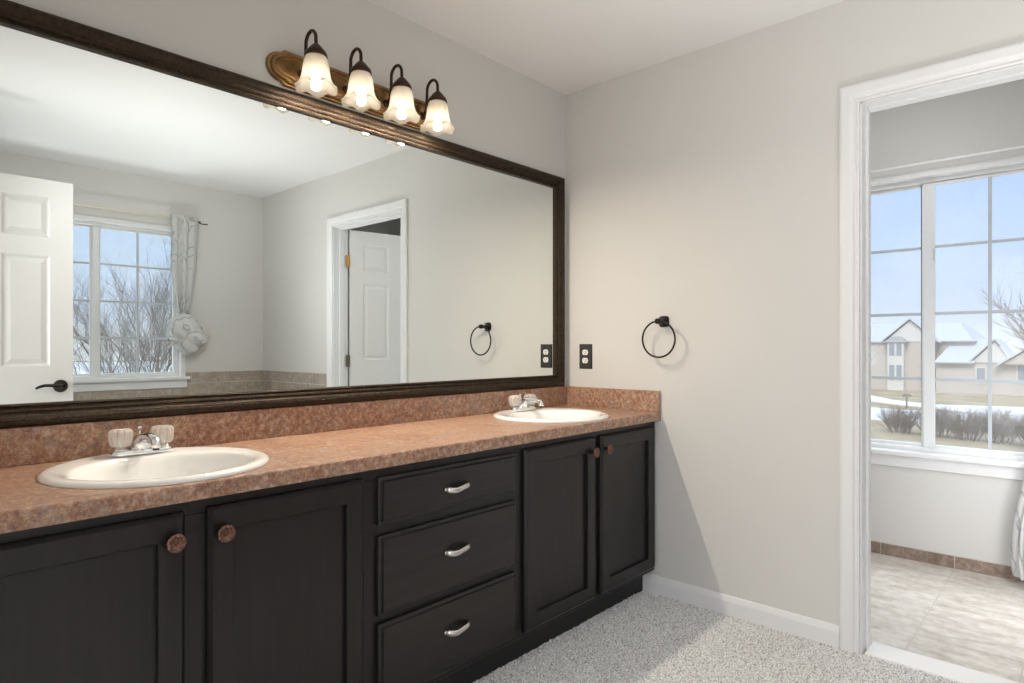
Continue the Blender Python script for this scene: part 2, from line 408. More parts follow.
# tiled floor of the small room
def tile_floor():
    ts = .335; g = .0025; b = MB()
    y = -1.49+ts*2
    ys = [-1.49+ts*k for k in range(-6, 4)]; xs = [FX-ts*k*1.0 for k in range(0, 5)]
    for yy in ys:
        for xx in xs:
            a0, a1 = max(.125, xx-ts+g), min(FX, xx-g); c0, c1 = max(LY, yy+g), min(-.80, yy+ts-g)
            if a1-a0 > .01 and c1-c0 > .01: b.box(a0, a1, c0, c1, -.008, .0)
    o = b.build('floor_tiled', 'ftile', bevel=.001, segs=1)
    MB().box(T*.2, FX, LY, -.80, -.02, -.0012).build('grout', 'grout', o)
    return o
struct(tile_floor(), 'travertine-look tiled floor beyond the doorway', 'floor')
def base_tiles():
    b = MB(); ts = .335; g = .002; h = .062
    for k in range(-6, 4):
        y0, y1 = max(LY, -1.49+ts*k+g), min(-.80, -1.49+ts*(k+1)-g)
        if y1-y0 > .01: b.box(FX-.009, FX-.0005, y0, y1, 0, h)
    o = b.build('baseboard_far', 'btile', bevel=.0015, segs=1)
    MB().box(FX-.006, FX-.0003, LY, -.80, 0, h+.004).build('grout', 'grout', o)
    return o
struct(base_tiles(), 'brown tile skirting along the wall under the window', 'baseboard')
struct(MB().box(.0, .122, DY0+.012, DY1-.012, -.01, .010).build('trim_1', 'marble', bevel=.004), 'white threshold strip between carpet and tile', 'trim')
# baseboards
bp = [(0, 0), (.013, 0), (.013, .060), (.010, .070), (.006, .080), (0, .083)]
def baseboard(name, plane, base, sgn, a0, a1, label):
    if plane == 'x': rings = [[(base+sgn*u, a, z) for u, z in bp] for a in (a0, a1)]
    else: rings = [[(a, base+sgn*u, z) for u, z in bp] for a in (a0, a1)]
    struct(MB().loft(rings, smooth=False).build(name, 'trim'), label, 'baseboard')
baseboard('baseboard_right', 'x', 0, -1, DY1+.071, -.455, 'white baseboard between vanity and doorway')
# door casing in the right wall (both faces share the profile)
CP = [(0, 0), (0, .011), (.006, .013), (.012, .010), (.016, .010), (.020, .015), (.030, .018), (.056, .019), (.063, .017), (.067, .012), (.067, 0)]
cb = MB(); cb.framesweep(CP, (DY0-.003, DY1+.003, 0, DH+.003), 'x', 0, -1, True)
casing = cb.build('trim_2', 'trim')
jb = MB(); jt = .012
jb.box(-.002, T+.002, DY1-.005, DY1+.002, 0, DH+.002); jb.box(-.002, T+.002, DY0-.002, DY0+.005, 0, DH+.002); jb.box(-.002, T+.002, DY0, DY1, DH-.005, DH+.002)
jb.box(.050, .085, DY1-.014, DY1-.004, 0, DH-.004); jb.box(.050, .085, DY0+.004, DY0+.014, 0, DH-.004); jb.box(.050, .085, DY0+.01, DY1-.01, DH-.014, DH-.004)
jb.build('jamb', 'trim', casing)
struct(casing, 'white moulded casing round the doorway to the tiled room', 'trim')
cb = MB(); cb.framesweep(CP, (EY0-.003, EY1+.003, 0, DH+.003), 'x', LX, 1, True)
cs = cb.build('trim_3', 'trim')
MB().box(LX-T, LX, EY1-.0005, EY1+.02, 0, DH+.02).box(LX-T, LX, EY0-.02, EY0+.0005, 0, DH+.02).box(LX-T, LX, EY0, EY1, DH-.0005, DH+.02).build('jamb', 'trim', cs)
struct(cs, 'white casing round the entry opening behind the camera', 'trim')

# ------------------------------------------------------------------ panel doors
def panel_face(b, w, h, st, pw, rows, y, s):
    xs = [0, st, st+pw, w-st-pw, w-st, w]; zs = [0]
    for r0, r1 in rows: zs += [r0, r1]
    zs.append(h)
    for i in range(5):
        for j in range(len(zs)-1):
            x0, x1, z0, z1 = xs[i], xs[i+1], zs[j], zs[j+1]
            if i in (1, 3) and j % 2 == 1:
                lev = [(0, 0), (.010, .007), (.016, .008), (.040, .0025), (.044, .0025)]
                rg = [[(x0+u, y-s*d, z0+u), (x1-u, y-s*d, z0+u), (x1-u, y-s*d, z1-u), (x0+u, y-s*d, z1-u)] for u, d in lev]
                b.loft(rg, False, True, True, False)
            else: b.add([(x0, y, z0), (x1, y, z0), (x1, y, z1), (x0, y, z1)], [(0, 1, 2, 3)])
ROWS = [(.235, .83), (1.025, 1.615), (1.715, 1.93)]
def panel_door(name, w, st, pw, m, root):
    b = MB(); t = .0175; h = 2.025
    panel_face(b, w, h, st, pw, ROWS, t, 1); panel_face(b, w, h, st, pw, ROWS, -t, -1)
    b.add([(0, -t, 0), (w, -t, 0), (w, t, 0), (0, t, 0)], [(0, 1, 2, 3)]); b.add([(0, -t, h), (w, -t, h), (w, t, h), (0, t, h)], [(3, 2, 1, 0)])
    b.add([(0, -t, 0), (0, t, 0), (0, t, h), (0, -t, h)], [(0, 1, 2, 3)]); b.add([(w, -t, 0), (w, t, 0), (w, t, h), (w, -t, h)], [(3, 2, 1, 0)])
    return b.build(name, m, root, loc=(0, 0, 0))
def lever(root, x, z, sgn, dirn):
    b = MB(); y = sgn*.0175
    b.lathe([(.0, 0), (.034, 0), (.034, .004), (.030, .010), (.016, .014), (.013, .016)], 32, (0, 0, 0), 'z', False, True)
    b.lathe([(.011, .012), (.011, .045)], 20, (0, 0, 0), 'z', True, True)
    pts = [(0, 0, .044), (dirn*.02, .002, .048), (dirn*.05, .007, .050), (dirn*.08, .008, .050), (dirn*.105, .0, .048), (dirn*.118, -.008, .045)]
    b.tube(pts, [.012, .0105, .009, .008, .007, .0055], 10, flat=.75)
    # local z -> door normal, local y -> up
    o = b.build('lever_handle', 'black', root, loc=(x, y, z))
    o.rotation_euler = (PI/2, 0, 0) if sgn < 0 else (PI/2, 0, PI)
    return o
# door_1: leaf of the small room, swung open beyond the doorway
d1 = empty('door_1', (.137, -2.206, .008), 'white six-panel door standing open inside the tiled room', 'door', None, 'structure', True, math.radians(10.4))
leaf = panel_door('door_leaf', .81, .105, .22, 'door', d1)
for k, (z, mm) in enumerate(((1.785, 'brass'), (1.02, 'dullbrass'), (.25, 'dullbrass'))):
    b = MB(); b.lathe([(.0055, -.045), (.0055, .045)], 12, (0, 0, 0), 'z', True, True); b.box(-.030, 0, .002, .005, -.044, .044); b.box(0, .004, -.03, .0, -.044, .044)
    hg = b.build('hinge', mm, d1, loc=(-.006, .020, z))
    if k == 0: hg['label'] = 'bright brass hinge'
lever(d1, .745, .92, 1, 1)
# door_2: entry leaf folded back beside the camera, seen in the mirror
d2 = empty('door_2', (-2.480, -2.1485, .008), 'white six-panel entry door with black lever, seen in the mirror', 'door', None, 'structure', True)
panel_door('door_leaf', .813, .104, .208, 'door', d2)
lv = lever(d2, .813-.058, .915, 1, 1)
for z in (1.785, 1.02, .25):
    b = MB(); b.lathe([(.0055, -.045), (.0055, .045)], 12, (0, 0, 0), 'z', True, True); b.box(0, .004, -.03, 0, -.044, .044)
    b.build('hinge', 'dullbrass', d2, loc=(-.006, .016, z))

# ------------------------------------------------------------------ windows
def window(name, plane, rect, wallface, out, mull, rows, cols, label, stool_over):
    """rect opening; wallface = coordinate of the inner wall face; out = +1/-1 direction outwards; mull=(m0,m1); rows = grille heights; cols = muntin positions"""
    a0, a1, b0, b1 = rect
    def bx(b, p0, p1, q0, q1, n0, n1):
        n0, n1 = wallface+out*n0, wallface+out*n1
        b.box(n0, n1, p0, p1, q0, q1) if plane == 'x' else b.box(p0, p1, n0, n1, q0, q1)
    fr = MB(); fw = .024
    for p in ((a0, a0+fw, b0, b1), (a1-fw, a1, b0, b1), (a0+fw, a1-fw, b0, b0+fw), (a0+fw, a1-fw, b1-fw, b1)): bx(fr, *p, .035, .115)
    o = fr.build(name, 'vinyl', bevel=.003)
    struct(o, label, 'window')
    sw = .016
    for i, (s0, s1, n0) in enumerate(((a0+fw, mull[1]-.012, .075), (mull[0]+.012, a1-fw, .055)) if plane == 'y' else ((a0+fw, mull[1]-.012, .055), (mull[0]+.012, a1-fw, .075))):
        g0, g1 = (s0+sw, mull[0]) if i == 0 else (mull[1], s1-sw)
        z0, z1 = b0+fw+sw, b1-fw-sw
        sb = MB()
        for p in ((s0, g0, b0+fw, b1-fw), (g1, s1, b0+fw, b1-fw), (g0, g1, b0+fw, z0), (g0, g1, z1, b1-fw)): bx(sb, *p, n0, n0+.022)
        sash = sb.build('sash', 'vinyl', o, bevel=.002)
        gb = MB()
        for c in cols[i]: bx(gb, c-.008, c+.008, z0, z1, n0+.008, n0+.014)
        for r in rows: bx(gb, g0, g1, r-.008, r+.008, n0+.0085, n0+.0135)
        gb.build('grille', 'grille', sash)
        pb = MB(); bx(pb, g0-.004, g1+.004, z0-.004, z1+.004, n0+.016, n0+.019)
        pb.build('pane', 'glass', sash)
    lb = MB(); bx(lb, mull[0]+.004, mull[0]+.012, (b0+b1)/2+.30, (b0+b1)/2+.35, .030, .05); lb.build('latch', 'vinyl', o)
    rv = MB()                                   # white return and narrow casing round the opening
    for p in ((a0-.030, a0+.004, b0, b1+.030), (a1-.004, a1+.030, b0, b1+.030), (a0, a1, b1-.004, b1+.030)): bx(rv, *p, -.012, .036)
    rv.build('casing', 'trim', o, bevel=.003)
    st = MB(); bx(st, a0-stool_over, a1+stool_over, b0-.022, b0+.002, -.045, .036); st.build('stool', 'trim', o, bevel=.005)
    ap = MB(); bx(ap, a0-stool_over+.015, a1+stool_over-.015, b0-.085, b0-.022, -.016, 0); ap.build('apron', 'trim', o, bevel=.004)
    return o
window('window_1', 'x', WF, FX, 1, (-1.394, -1.331), (.963, 1.313, 1.668), ([-1.628], [-1.05]), 'white slider window with grilles beyond the doorway', .04)
window('window_2', 'y', WB, LY, -1, (-1.278, -1.218), (1.202, 1.474, 1.75), ([-1.53], [-.966]), 'white slider window over the tub, seen in the mirror', .055)

# ------------------------------------------------------------------ tub surround tiles
def tub_tiles(name, plane, base, sgn, a0, a1, label, hole=None):
    b = MB(); g = .0018
    rows = [(.845, .932, .30, 0.0), (.690, .843, .152, .0), (.535, .688, .152, .076)]
    for z0, z1, w, off in rows:
        k = math.floor((a0-off)/w)
        while k*w+off < a1:
            p0, p1 = max(a0, k*w+off+g), min(a1, (k+1)*w+off-g); k += 1
            segs = [(p0, p1, z1)]
            if hole:
                h0, h1, hz = hole
                if p1 > h0 and p0 < h1:
                    segs = []
                    if p0 < h0: segs.append((p0, h0, z1))
                    if p1 > h1: segs.append((h1, p1, z1))
                    if hz > z0+.02: segs.append((max(p0, h0), min(p1, h1), min(z1, hz)))
            for q0, q1, zz in segs:
                if q1-q0 < .012: continue
                n0, n1 = base+sgn*.0005, base+sgn*.009
                b.box(n0, n1, q0, q1, z0+g, zz-g) if plane == 'x' else b.box(q0, q1, n0, n1, z0+g, zz-g)
    o = b.build(name, 'wtile', bevel=.0012, segs=1)
    gb = MB()
    for (q0, q1, zz) in ([(a0, a1, .931)] if not hole else [(a0, hole[0], .931), (hole[1], a1, .931), (hole[0], hole[1], hole[2])]):
        n0, n1 = base+sgn*.0003, base+sgn*.0065
        gb.box(n0, n1, q0, q1, .53, zz) if plane == 'x' else gb.box(q0, q1, n0, n1, .53, zz)
    gb.build('grout', 'grout', o)
    return struct(o, label, 'tile')
tub_tiles('trim_4', 'y', LY, 1, LX+.01, -.01, 'brown stone tile band under the tub window', (WB[0]-.032, WB[1]+.032, WB[2]-.09))
tub_tiles('trim_5', 'x', 0, -1, LY+.01, DY0-.075, 'stone tile band between room corner and door casing')

# bathtub in a tiled deck below the mirrored window
tub = empty('bathtub', (-.98, -2.87, 0), 'white drop-in bathtub in a tiled deck below the tub window', 'bathtub')
b = MB(); n = 64; tx, ty, hx, hy = -.98, LY+.012+.465, .965, .465
el = lambda rx, ry, z: [(tx+rx*math.cos(2*PI*i/n), ty+ry*math.sin(2*PI*i/n), z) for i in range(n)]
def rc(z):
    out = []
    for i in range(n):
        c, s_ = math.cos(2*PI*i/n), math.sin(2*PI*i/n); k = min(hx/max(abs(c), 1e-6), hy/max(abs(s_), 1e-6)); out.append((tx+k*c, ty+k*s_, z))
    return out
b.loft([rc(.02), rc(.525), rc(.528), el(.80, .40, .528), el(.80, .40, .48)], False, False, True, False)
b.build('deck', 'wtile', tub)
MB().loft([el(.835, .43, .529), el(.835, .43, .540), el(.82, .415, .546), el(.77, .365, .546), el(.745, .34, .53), el(.70, .30, .35), el(.62, .25, .16), el(.45, .18, .13), el(.02, .02, .125)], False, False).build('basin', 'porcelain', tub)

# ------------------------------------------------------------------ curtains and rods
def curtain_sheet(b, prof, y0, folds, plane, ns=90):
    """prof: list of (z, centre, width, amplitude)"""
    rings = []
    for z, c, w, amp in prof:
        row = []
        for i in range(ns+1):
            s = i/ns; ph = 2*PI*folds*s
            a = c + w*(s-.5) + .18*w/folds*math.sin(2*ph+.6)
            n = y0 + amp*(math.sin(ph) + .25*math.sin(2.3*ph+z*3))
            row.append((a, n, z) if plane == 'y' else (n, a, z))
        rings.append(row)
    b.loft(rings, False, False, False, True)
def interp(keys, n):
    out = []
    for i in range(n+1):
        t = i/n*(len(keys)-1); k = min(int(t), len(keys)-2); f = t-k; f = f*f*(3-2*f)
        out.append(tuple(keys[k][j]*(1-f)+keys[k+1][j]*f for j in range(len(keys[0]))))
    return out
ct = empty('curtain', (-.68, LY+.075, 2.14), 'white patterned curtain tied in a knot beside the tub window', 'curtain')
b = MB()
curtain_sheet(b, interp([(2.165, -.680, .215, .026), (2.05, -.680, .205, .030), (1.75, -.690, .19, .034), (1.50, -.690, .12, .030), (1.38, -.688, .075, .022)], 40), LY+.075, 2.5, 'y')
pc = b.build('panel', 'curtain', ct); sd = pc.modifiers.new('s', 'SOLIDIFY'); sd.thickness = .002
def knot(b, c):
    # folded bundle: a slanted wrapped band over a puffed tail
    rings = []
    for i in range(41):                        # band wrapped round the bundle
        t = i/40; v = t*PI; ring = []
        for k in range(64):
            u = 2*PI*k/64
            r = math.sin(v)**.62
            x = .118*r*math.cos(u); y = .075*r*math.sin(u); z = .105*math.cos(v)
            cre = 1+.10*abs(math.sin(3*u+4*v))-.06*abs(math.sin(5*v-u))
            x *= cre; y *= cre
            a = math.radians(-38)
            ring.append((c[0]-.012+x*math.cos(a)-z*math.sin(a), c[1]+y, c[2]+.055+x*math.sin(a)*-1*-1+z*math.cos(a)))
        rings.append(ring)
    b.loft(rings, True, True)
    rings = []
    for i in range(33):                        # puffed tail that opens to the right and below
        t = i/32; ring = []
        for k in range(64):
            u = 2*PI*k/64
            w = .035+.115*math.sin(PI*min(1, t*.62+.12))
            cre = 1+.16*math.sin(5*u+1.2*t)*t+.05*math.sin(9*u)
            ring.append((c[0]-.045+.155*t+w*.55*math.cos(u)*cre*.8, c[1]-.01+w*.62*math.sin(u)*cre, c[2]+.03-.105*t+w*.95*math.cos(u)*cre-.06*math.cos(u)*t))
        rings.append(ring)
    b.loft(rings, True, True)
b = MB(); knot(b, (-.672, LY+.095, 1.225))
rings = []
for i in range(13):                            # open end of the cloth poking out at the lower left
    t = i/12; r = .030+.020*t
    rings.append([(-.725-.075*t, LY+.100+r*.9*math.sin(2*PI*k/32)*(1+.12*math.sin(4*PI*k/16)), 1.205-.045*t+r*.75*math.cos(2*PI*k/32)) for k in range(32)])
b.loft(rings, True, False)
b.build('knot', 'curtain', ct)
b = MB(); b.torus((-.757, LY+.058, 2.137), .020, .006, 'x', 24, 8); b.build('grommet', 'dkbronze', ct)
rd = empty('curtain_rod', (-1.2, LY+.075, 2.137), 'thin cream rod with dark scroll end above the tub window', 'curtain rod')
MB().tube([(-1.95, LY+.072, 2.139), (-.58, LY+.072, 2.139)], .0065, 10, up=(0, 0, 1)).build('rod', 'rodcream', rd)
b = MB(); b.tube([(-.585, LY+.072, 2.139), (-.565, LY+.072, 2.130), (-.545, LY+.072, 2.122), (-.515, LY+.070, 2.124), (-.495, LY+.07, 2.122)], [.0055, .005, .0045, .0045, .0025], 8)
b.tube([(-.54, LY+.072, 2.124), (-.525, LY+.09, 2.117), (-.505, LY+.085, 2.128)], .0035, 6); b.build('finial', 'dkbronze', rd)
b = MB(); b.tube([(-.555, LY, 2.139), (-.555, LY+.072, 2.139)], .005, 8, up=(1, 0, 0)); b.lathe([(.016, 0), (.016, .006)], 16, (-.555, LY+.0005, 2.139), 'y', True, True); b.build('bracket', 'dkbronze', rd)

c2 = empty('curtain', (FX-.09, -2.02, 2.07), 'white patterned curtain hanging low at the right of the far window', 'curtain')
b = MB()
curtain_sheet(b, interp([(2.105, -2.085, .40, .026), (1.6, -2.085, .42, .034), (1.0, -2.075, .44, .036), (.55, -2.025, .48, .036), (.30, -1.99, .50, .040), (.12, -1.985, .51, .042), (.045, -1.985, .49, .040)], 50), FX-.095, 5, 'x')
pc = b.build('panel', 'curtain', c2); sd = pc.modifiers.new('s', 'SOLIDIFY'); sd.thickness = .002
r2 = empty('curtain_rod', (FX-.085, -1.4, 2.085), 'slim white rod above the window beyond the doorway', 'curtain rod')
MB().tube([(FX-.085, -2.35, 2.086), (FX-.085, -.86, 2.086)], .006, 10).build('rod', 'rodwhite', r2)
b = MB(); b.tube([(FX-.001, -.90, 2.086), (FX-.085, -.90, 2.086)], .004, 8); b.lathe([(.014, 0), (.014, -.005)], 14, (FX, -.90, 2.086), 'x', True, True); b.build('bracket', 'rodwhite', r2)

# ------------------------------------------------------------------ vanity cabinet
VX0, VX1 = LX+.002, -.006; FY = -.520; KH = .108; CT = .800
van = empty('vanity_cabinet', (-1.25, -.28, 0), 'long espresso-painted double vanity cabinet under the stone-look counter', 'cabinet')
b = MB()
def fb(x0, x1, z0, z1): b.box(x0, x1, FY, FY+.02, z0, z1)
DZ0, DZ1 = .128, .775
fb(VX0, VX1, DZ1-.012, CT); fb(VX0, VX1, KH, DZ0+.014)
for x0, x1 in ((VX0, -2.455), (-2.068, -1.996), (-1.606, -1.533), (-.986, -.915), (-.512, -.448), (-.048, VX1)): fb(x0, x1, DZ0+.014, DZ1-.012)
for z0, z1 in ((.595, .650), (.350, .392)): fb(-1.533, -.986, z0, z1)
b.box(VX0, VX0+.016, FY+.02, -.004, KH, CT); b.box(VX1-.016, VX1, FY+.02, -.004, KH, CT)
b.box(VX0, VX1, FY+.02, -.004, KH, KH+.016); b.box(VX0, VX1, -.010, -.004, KH, CT)
for x in (-1.58, -.95): b.box(x, x+.016, FY+.02, -.01, KH+.016, CT)
b.build('carcass', 'cab', van, bevel=.0015, segs=1)
MB().box(VX0, VX1-.002, -.462, -.446, .0, KH).build('kick_board', 'kick', van)

def cab_door(x0, x1, z0, z1):
    st = .057; b = MB(); yb, yf = FY-.0005, FY-.021; bv = .007
    # rails and stiles as a mitred profile sweep: outer bevelled edge, flat, inner step
    prof = [(0, 0), (0, .0192), (.0013, .0205), (st-.009, .0205), (st-.001, .0130), (st, .0115), (st, 0)]
    b.framesweep(prof, (x0+st, x1-st, z0+st, z1-st), 'y', FY-.0005, -1)
    o = b.build('door', 'cab', van)
    p = MB().box(x0+st-.002, x1-st+.002, FY-.0085, FY-.002, z0+st-.002, z1-st+.002).build('door_panel', 'cab', o)
    return o
def knob_mesh():
    b = MB()
    b.lathe([(.007, 0), (.006, .012), (.009, .016), (.019, .018), (.0205, .0205), (.0195, .0225), (.0165, .0230), (.0125, .0215), (.0090, .0165), (.0065, .0160), (.0045, .0185), (.0030, .0215), (.0, .0222)], 36, (0, 0, 0), 'y', True, False)
    b.v = [(x, -y, z) for x, y, z in b.v]
    for k in range(8):                          # raised beads and scrolls round the rosette
        t = 2*PI*k/8; cx, cz = .0150*math.cos(t), .0150*math.sin(t)
        b.lathe([(.0026, -.0205), (.0024, -.0228), (.0012, -.0240), (0, -.0243)], 8, (cx, 0, cz), 'y')
    return b
KN = None
def add_knob(door, x, z):
    global KN
    if KN is None:
        KN = knob_mesh().build('knob', 'knob', door, loc=(x, FY-.0205, z)); KN['label'] = 'copper rosette knob'
    else: dup(KN, door, (x, FY-.0205, z))
dA = cab_door(-2.468, -2.056, DZ0, DZ1); add_knob(dA, -2.083, .717)
dB = cab_door(-2.008, -1.594, DZ0, DZ1); add_knob(dB, -1.977, .715)
dC = cab_door(-.927, -.500, DZ0, DZ1); add_knob(dC, -.527, .717)
dD = cab_door(-.460, -.036, DZ0, DZ1); add_knob(dD, -.430, .720)
def drawer(z0, z1, zh):
    x0, x1 = -1.545, -.974; b = MB()
    lev = [(0, 0), (0, .0125), (.004, .0145), (.009, .0150), (.012, .0205), (.014, .0210)]
    rg = [[(x0+u, FY-.0005-d, z0+u), (x1-u, FY-.0005-d, z0+u), (x1-u, FY-.0005-d, z1-u), (x0+u, FY-.0005-d, z1-u)] for u, d in lev]
    b.loft(rg, True, True, True, False)
    o = b.build('drawer', 'cabh', van)
    h = MB(); pts = []; rad = []
    for i in range(25):
        t = -1+2*i/24
        pts.append((.047*t, -.0215-.024*(1-abs(t)**3.2), .0035*math.sin(PI*t*.9))); rad.append(.0058+.0012*abs(t)**2-.0030*max(0, abs(t)-.92)*12)
    h.tube(pts, rad, 12, True, 1.55, (0, 0, 1))
    for s in (-1, 1): h.lathe([(.0072, -.0205), (.0065, -.026)], 14, (s*.0465, 0, s*.001), 'y', True, True)
    hh = h.build('pull', 'nickel', o, loc=(-1.256, FY, zh)); hh['label'] = 'brushed nickel bow pull'
    return o
drawer(.636, .770, .699); drawer(.381, .606, .505); drawer(.132, .358, .260)

# ------------------------------------------------------------------ worktop, sinks, faucets
CZ = .838; CYF = -.551
SINKS = [(-2.021, -.291), (-.479, -.291)]
ctp = empty('countertop', (-1.25, -.28, CT), 'rust stone-look laminate countertop with low splashes', 'countertop')
b = MB(); hr = .226; sq = .238
def hole_square(cx, cy, z, up):
    n = 64; ci = []; so = []
    for i in range(n):
        t = 2*PI*i/n; c, s = math.cos(t), math.sin(t); k = sq/max(abs(c), abs(s))
        ci.append((cx+hr*c, cy+hr*s, z)); so.append((cx+k*c, cy+k*s, z))
    b.loft([so, ci] if up else [ci, so], False, False, True, False)
    return ci
X0, X1 = LX+.001, -.001
for z, up in ((CZ, True), (CT+.004, False)):
    for cx, cy in SINKS: hole_square(cx, cy, z, up)
    xs = [X0, SINKS[0][0]-sq, SINKS[0][0]+sq, SINKS[1][0]-sq, SINKS[1][0]+sq, X1]
    for i in (0, 2, 4): b.add([(xs[i], CYF+.006, z), (xs[i+1], CYF+.006, z), (xs[i+1], -.001, z), (xs[i], -.001, z)], [(0, 1, 2, 3)])
    for i in (1, 3):
        cy = SINKS[0][1]
        b.add([(xs[i], CYF+.006, z), (xs[i+1], CYF+.006, z), (xs[i+1], cy-sq, z), (xs[i], cy-sq, z)], [(0, 1, 2, 3)])
        b.add([(xs[i], cy+sq, z), (xs[i+1], cy+sq, z), (xs[i+1], -.001, z), (xs[i], -.001, z)], [(0, 1, 2, 3)])
for cx, cy in SINKS:
    b.loft([[(cx+hr*math.cos(2*PI*i/64), cy+hr*math.sin(2*PI*i/64), z) for i in range(64)] for z in (CT+.004, CZ)], False, False, True, True)
ed = [(CYF+.006, CZ), (CYF+.0025, CZ-.001), (CYF+.0005, CZ-.003), (CYF, CZ-.006), (CYF, CT), (CYF+.022, CT), (CYF+.022, CT+.004), (CYF+.006, CT+.004)]
b.loft([[(x, y, z) for y, z in ed] for x in (X0, X1)], True, True, True, False)
b.build('worktop', 'lam', ctp)
MB().box(X0, -.020, -.019, -.0008, CZ, .934).build('backsplash', 'lam', ctp, bevel=.002)
MB().box(-.019, -.0008, CYF+.001, -.0008, CZ, .934).build('sidesplash', 'lam', ctp, bevel=.002)

def make_sink(cx, cy, label, group):
    root = empty('sink', (cx, cy, CZ), label, 'sink', group, local=True)
    b = MB(); n = 72
    # (blend 0 = outer circle, 1 = bowl ellipse; radius x, radius y, y offset, z)
    lv = [(.250, .248, 0, .0005), (.2505, .2485, 0, .004), (.247, .245, 0, .009), (.239, .238, 0, .0125), (.226, .226, 0, .013), (.214, .208, -.008, .0105), (.208, .190, -.020, .009),
          (.203, .182, -.024, .007), (.199, .177, -.025, .001), (.194, .171, -.026, -.012), (.183, .160, -.026, -.045), (.160, .139, -.026, -.085), (.120, .104, -.026, -.115), (.070, .062, -.026, -.130), (.024, .024, -.026, -.134)]
    rg = [[(rx*math.cos(2*PI*i/n), oy+ry*math.sin(2*PI*i/n), z) for i in range(n)] for rx, ry, oy, z in lv]
    b.loft(rg, False, False)
    b.build('basin', 'porcelain', root, loc=(0, 0, 0))
    MB().lathe([(.0, -.1325), (.014, -.1325), (.016, -.131), (.023, -.1305), (.025, -.134)], 32, (0, -.026, 0)).build('drain', 'chrome', root, loc=(0, 0, 0))
    return root
make_sink(*SINKS[0], 'white round drop-in sink nearest the camera', None)
make_sink(*SINKS[1], 'white round drop-in sink in the corner by the right wall', None)

def make_faucet(cx, cy, label, rotk):
    z0 = CZ+.0115
    root = empty('faucet', (cx, cy, z0), label, 'faucet', None, local=True)
    b = MB(); n = 48
    def stad(hx, hy, z):
        pts = []
        for i in range(n):
            t = 2*PI*i/n; c, s = math.cos(t), math.sin(t)
            pts.append(((hx-hy)*(1 if c > 0 else -1)*min(1, abs(c)*3)+hy*c, hy*s, z))
        return pts
    b.loft([stad(.078, .026, 0), stad(.078, .026, .006), stad(.076, .0245, .011), stad(.070, .020, .014)], True, True)
    for s in (-1, 1): b.lathe([(.021, .010), (.019, .016), (.011, .019), (.009, .024)], 24, (s*.051, 0, 0), 'z', True, True)
    body = b.build('base_plate', 'chrome', root, loc=(0, 0, 0), smooth_all=False)
    sp = MB(); rings = []
    path = [((0, .004, .010), .033, .025, 90), ((0, .002, .020), .028, .023, 84), ((0, -.004, .034), .021, .020, 62), ((0, -.028, .047), .0155, .0135, 24), ((0, -.060, .050), .0125, .0100, 4), ((0, -.088, .048), .012, .0095, -10), ((0, -.102, .044), .012, .010, -40), ((0, -.108, .034), .0105, .0105, -85), ((0, -.108, .026), .0105, .0105, -90)]
    for (p, rx, ry, an) in path:
        a_ = math.radians(an); up = Vector((0, math.sin(a_), math.cos(a_)))
        rings.append([tuple(Vector(p)+Vector((1, 0, 0))*rx*math.cos(2*PI*k/20)+up*ry*math.sin(2*PI*k/20)) for k in range(20)])
    sp.loft(rings, True, True); spo = sp.build('spout', 'chrome', root, loc=(0, 0, 0))
    MB().lathe([(.0080, .020), (.0080, .027)], 18, (0, -.108, 0), 'z', True, True).build('aerator', 'black', spo, loc=(0, 0, 0))
    b = MB(); b.tube([(0, .018, .012), (0, .018, .064)], .0028, 10, up=(0, 1, 0)); b.lathe([(.0030, .062), (.0062, .065), (.0068, .068), (.0055, .0715), (0, .0725)], 18, (0, .018, 0)); b.build('pop_up_rod', 'chrome', root, loc=(0, 0, 0))
    for s in (-1, 1):
        k = MB(); fl = 10
        def fr(r, h, t): return r*(.89+.13*abs(math.cos(fl*t/2))) if r > .02 else r
        k.lathe([(.015, .0230), (.0225, .0240), (.0265, .032), (.0290, .045), (.0298, .056), (.0285, .063), (.0235, .0685), (.013, .0710), (.0, .0715)], 40, (0, 0, 0), 'z', True, False, fr, False)
        ko = k.build('knob', 'acrylic', root, loc=(s*.051, 0, 0)); ko['label'] = 'clear fluted acrylic knob'
        MB().lathe([(.0075, .018), (.0075, .040), (.005, .042), (0, .0425)], 16, (0, 0, 0), 'z', True).build('stem', 'chrome', ko, loc=(0, 0, 0))
    return root
make_faucet(-2.010, -.105, 'chrome faucet with clear acrylic knobs on the sink nearest the camera', 0)
make_faucet(-.452, -.105, 'chrome faucet with clear acrylic knobs on the corner sink', 0)

# ------------------------------------------------------------------ mirror
MX0, MX1, MZ0, MZ1 = -2.470, -.035, .935, 1.999; FW = .058
mr = empty('mirror', (-1.25, 0, MZ0), 'wide wall mirror in a dark embossed espresso frame', 'mirror')
MB().box(MX0+FW-.01, MX1-FW+.01, -.0014, -.0006, MZ0+FW-.01, MZ1-FW+.01).build('mirror_glass', 'mirror', mr)
pr = [(0, .0016), (0, .013), (.005, .016), (.009, .013), (.012, .013), (.016, .020), (.021, .022), (.025, .0195), (.029, .0205), (.036, .026), (.046, .0295), (.056, .0290), (.062, .026), (.066, .021), (.068, .014), (.068, .0005), (.0, .0005)]
fo = MB().framesweep([(u*FW/.068, v) for u, v in pr], (MX0+FW, MX1-FW, MZ0+FW, MZ1-FW), 'y', 0, -1).build('mirror_frame', 'frame', mr)

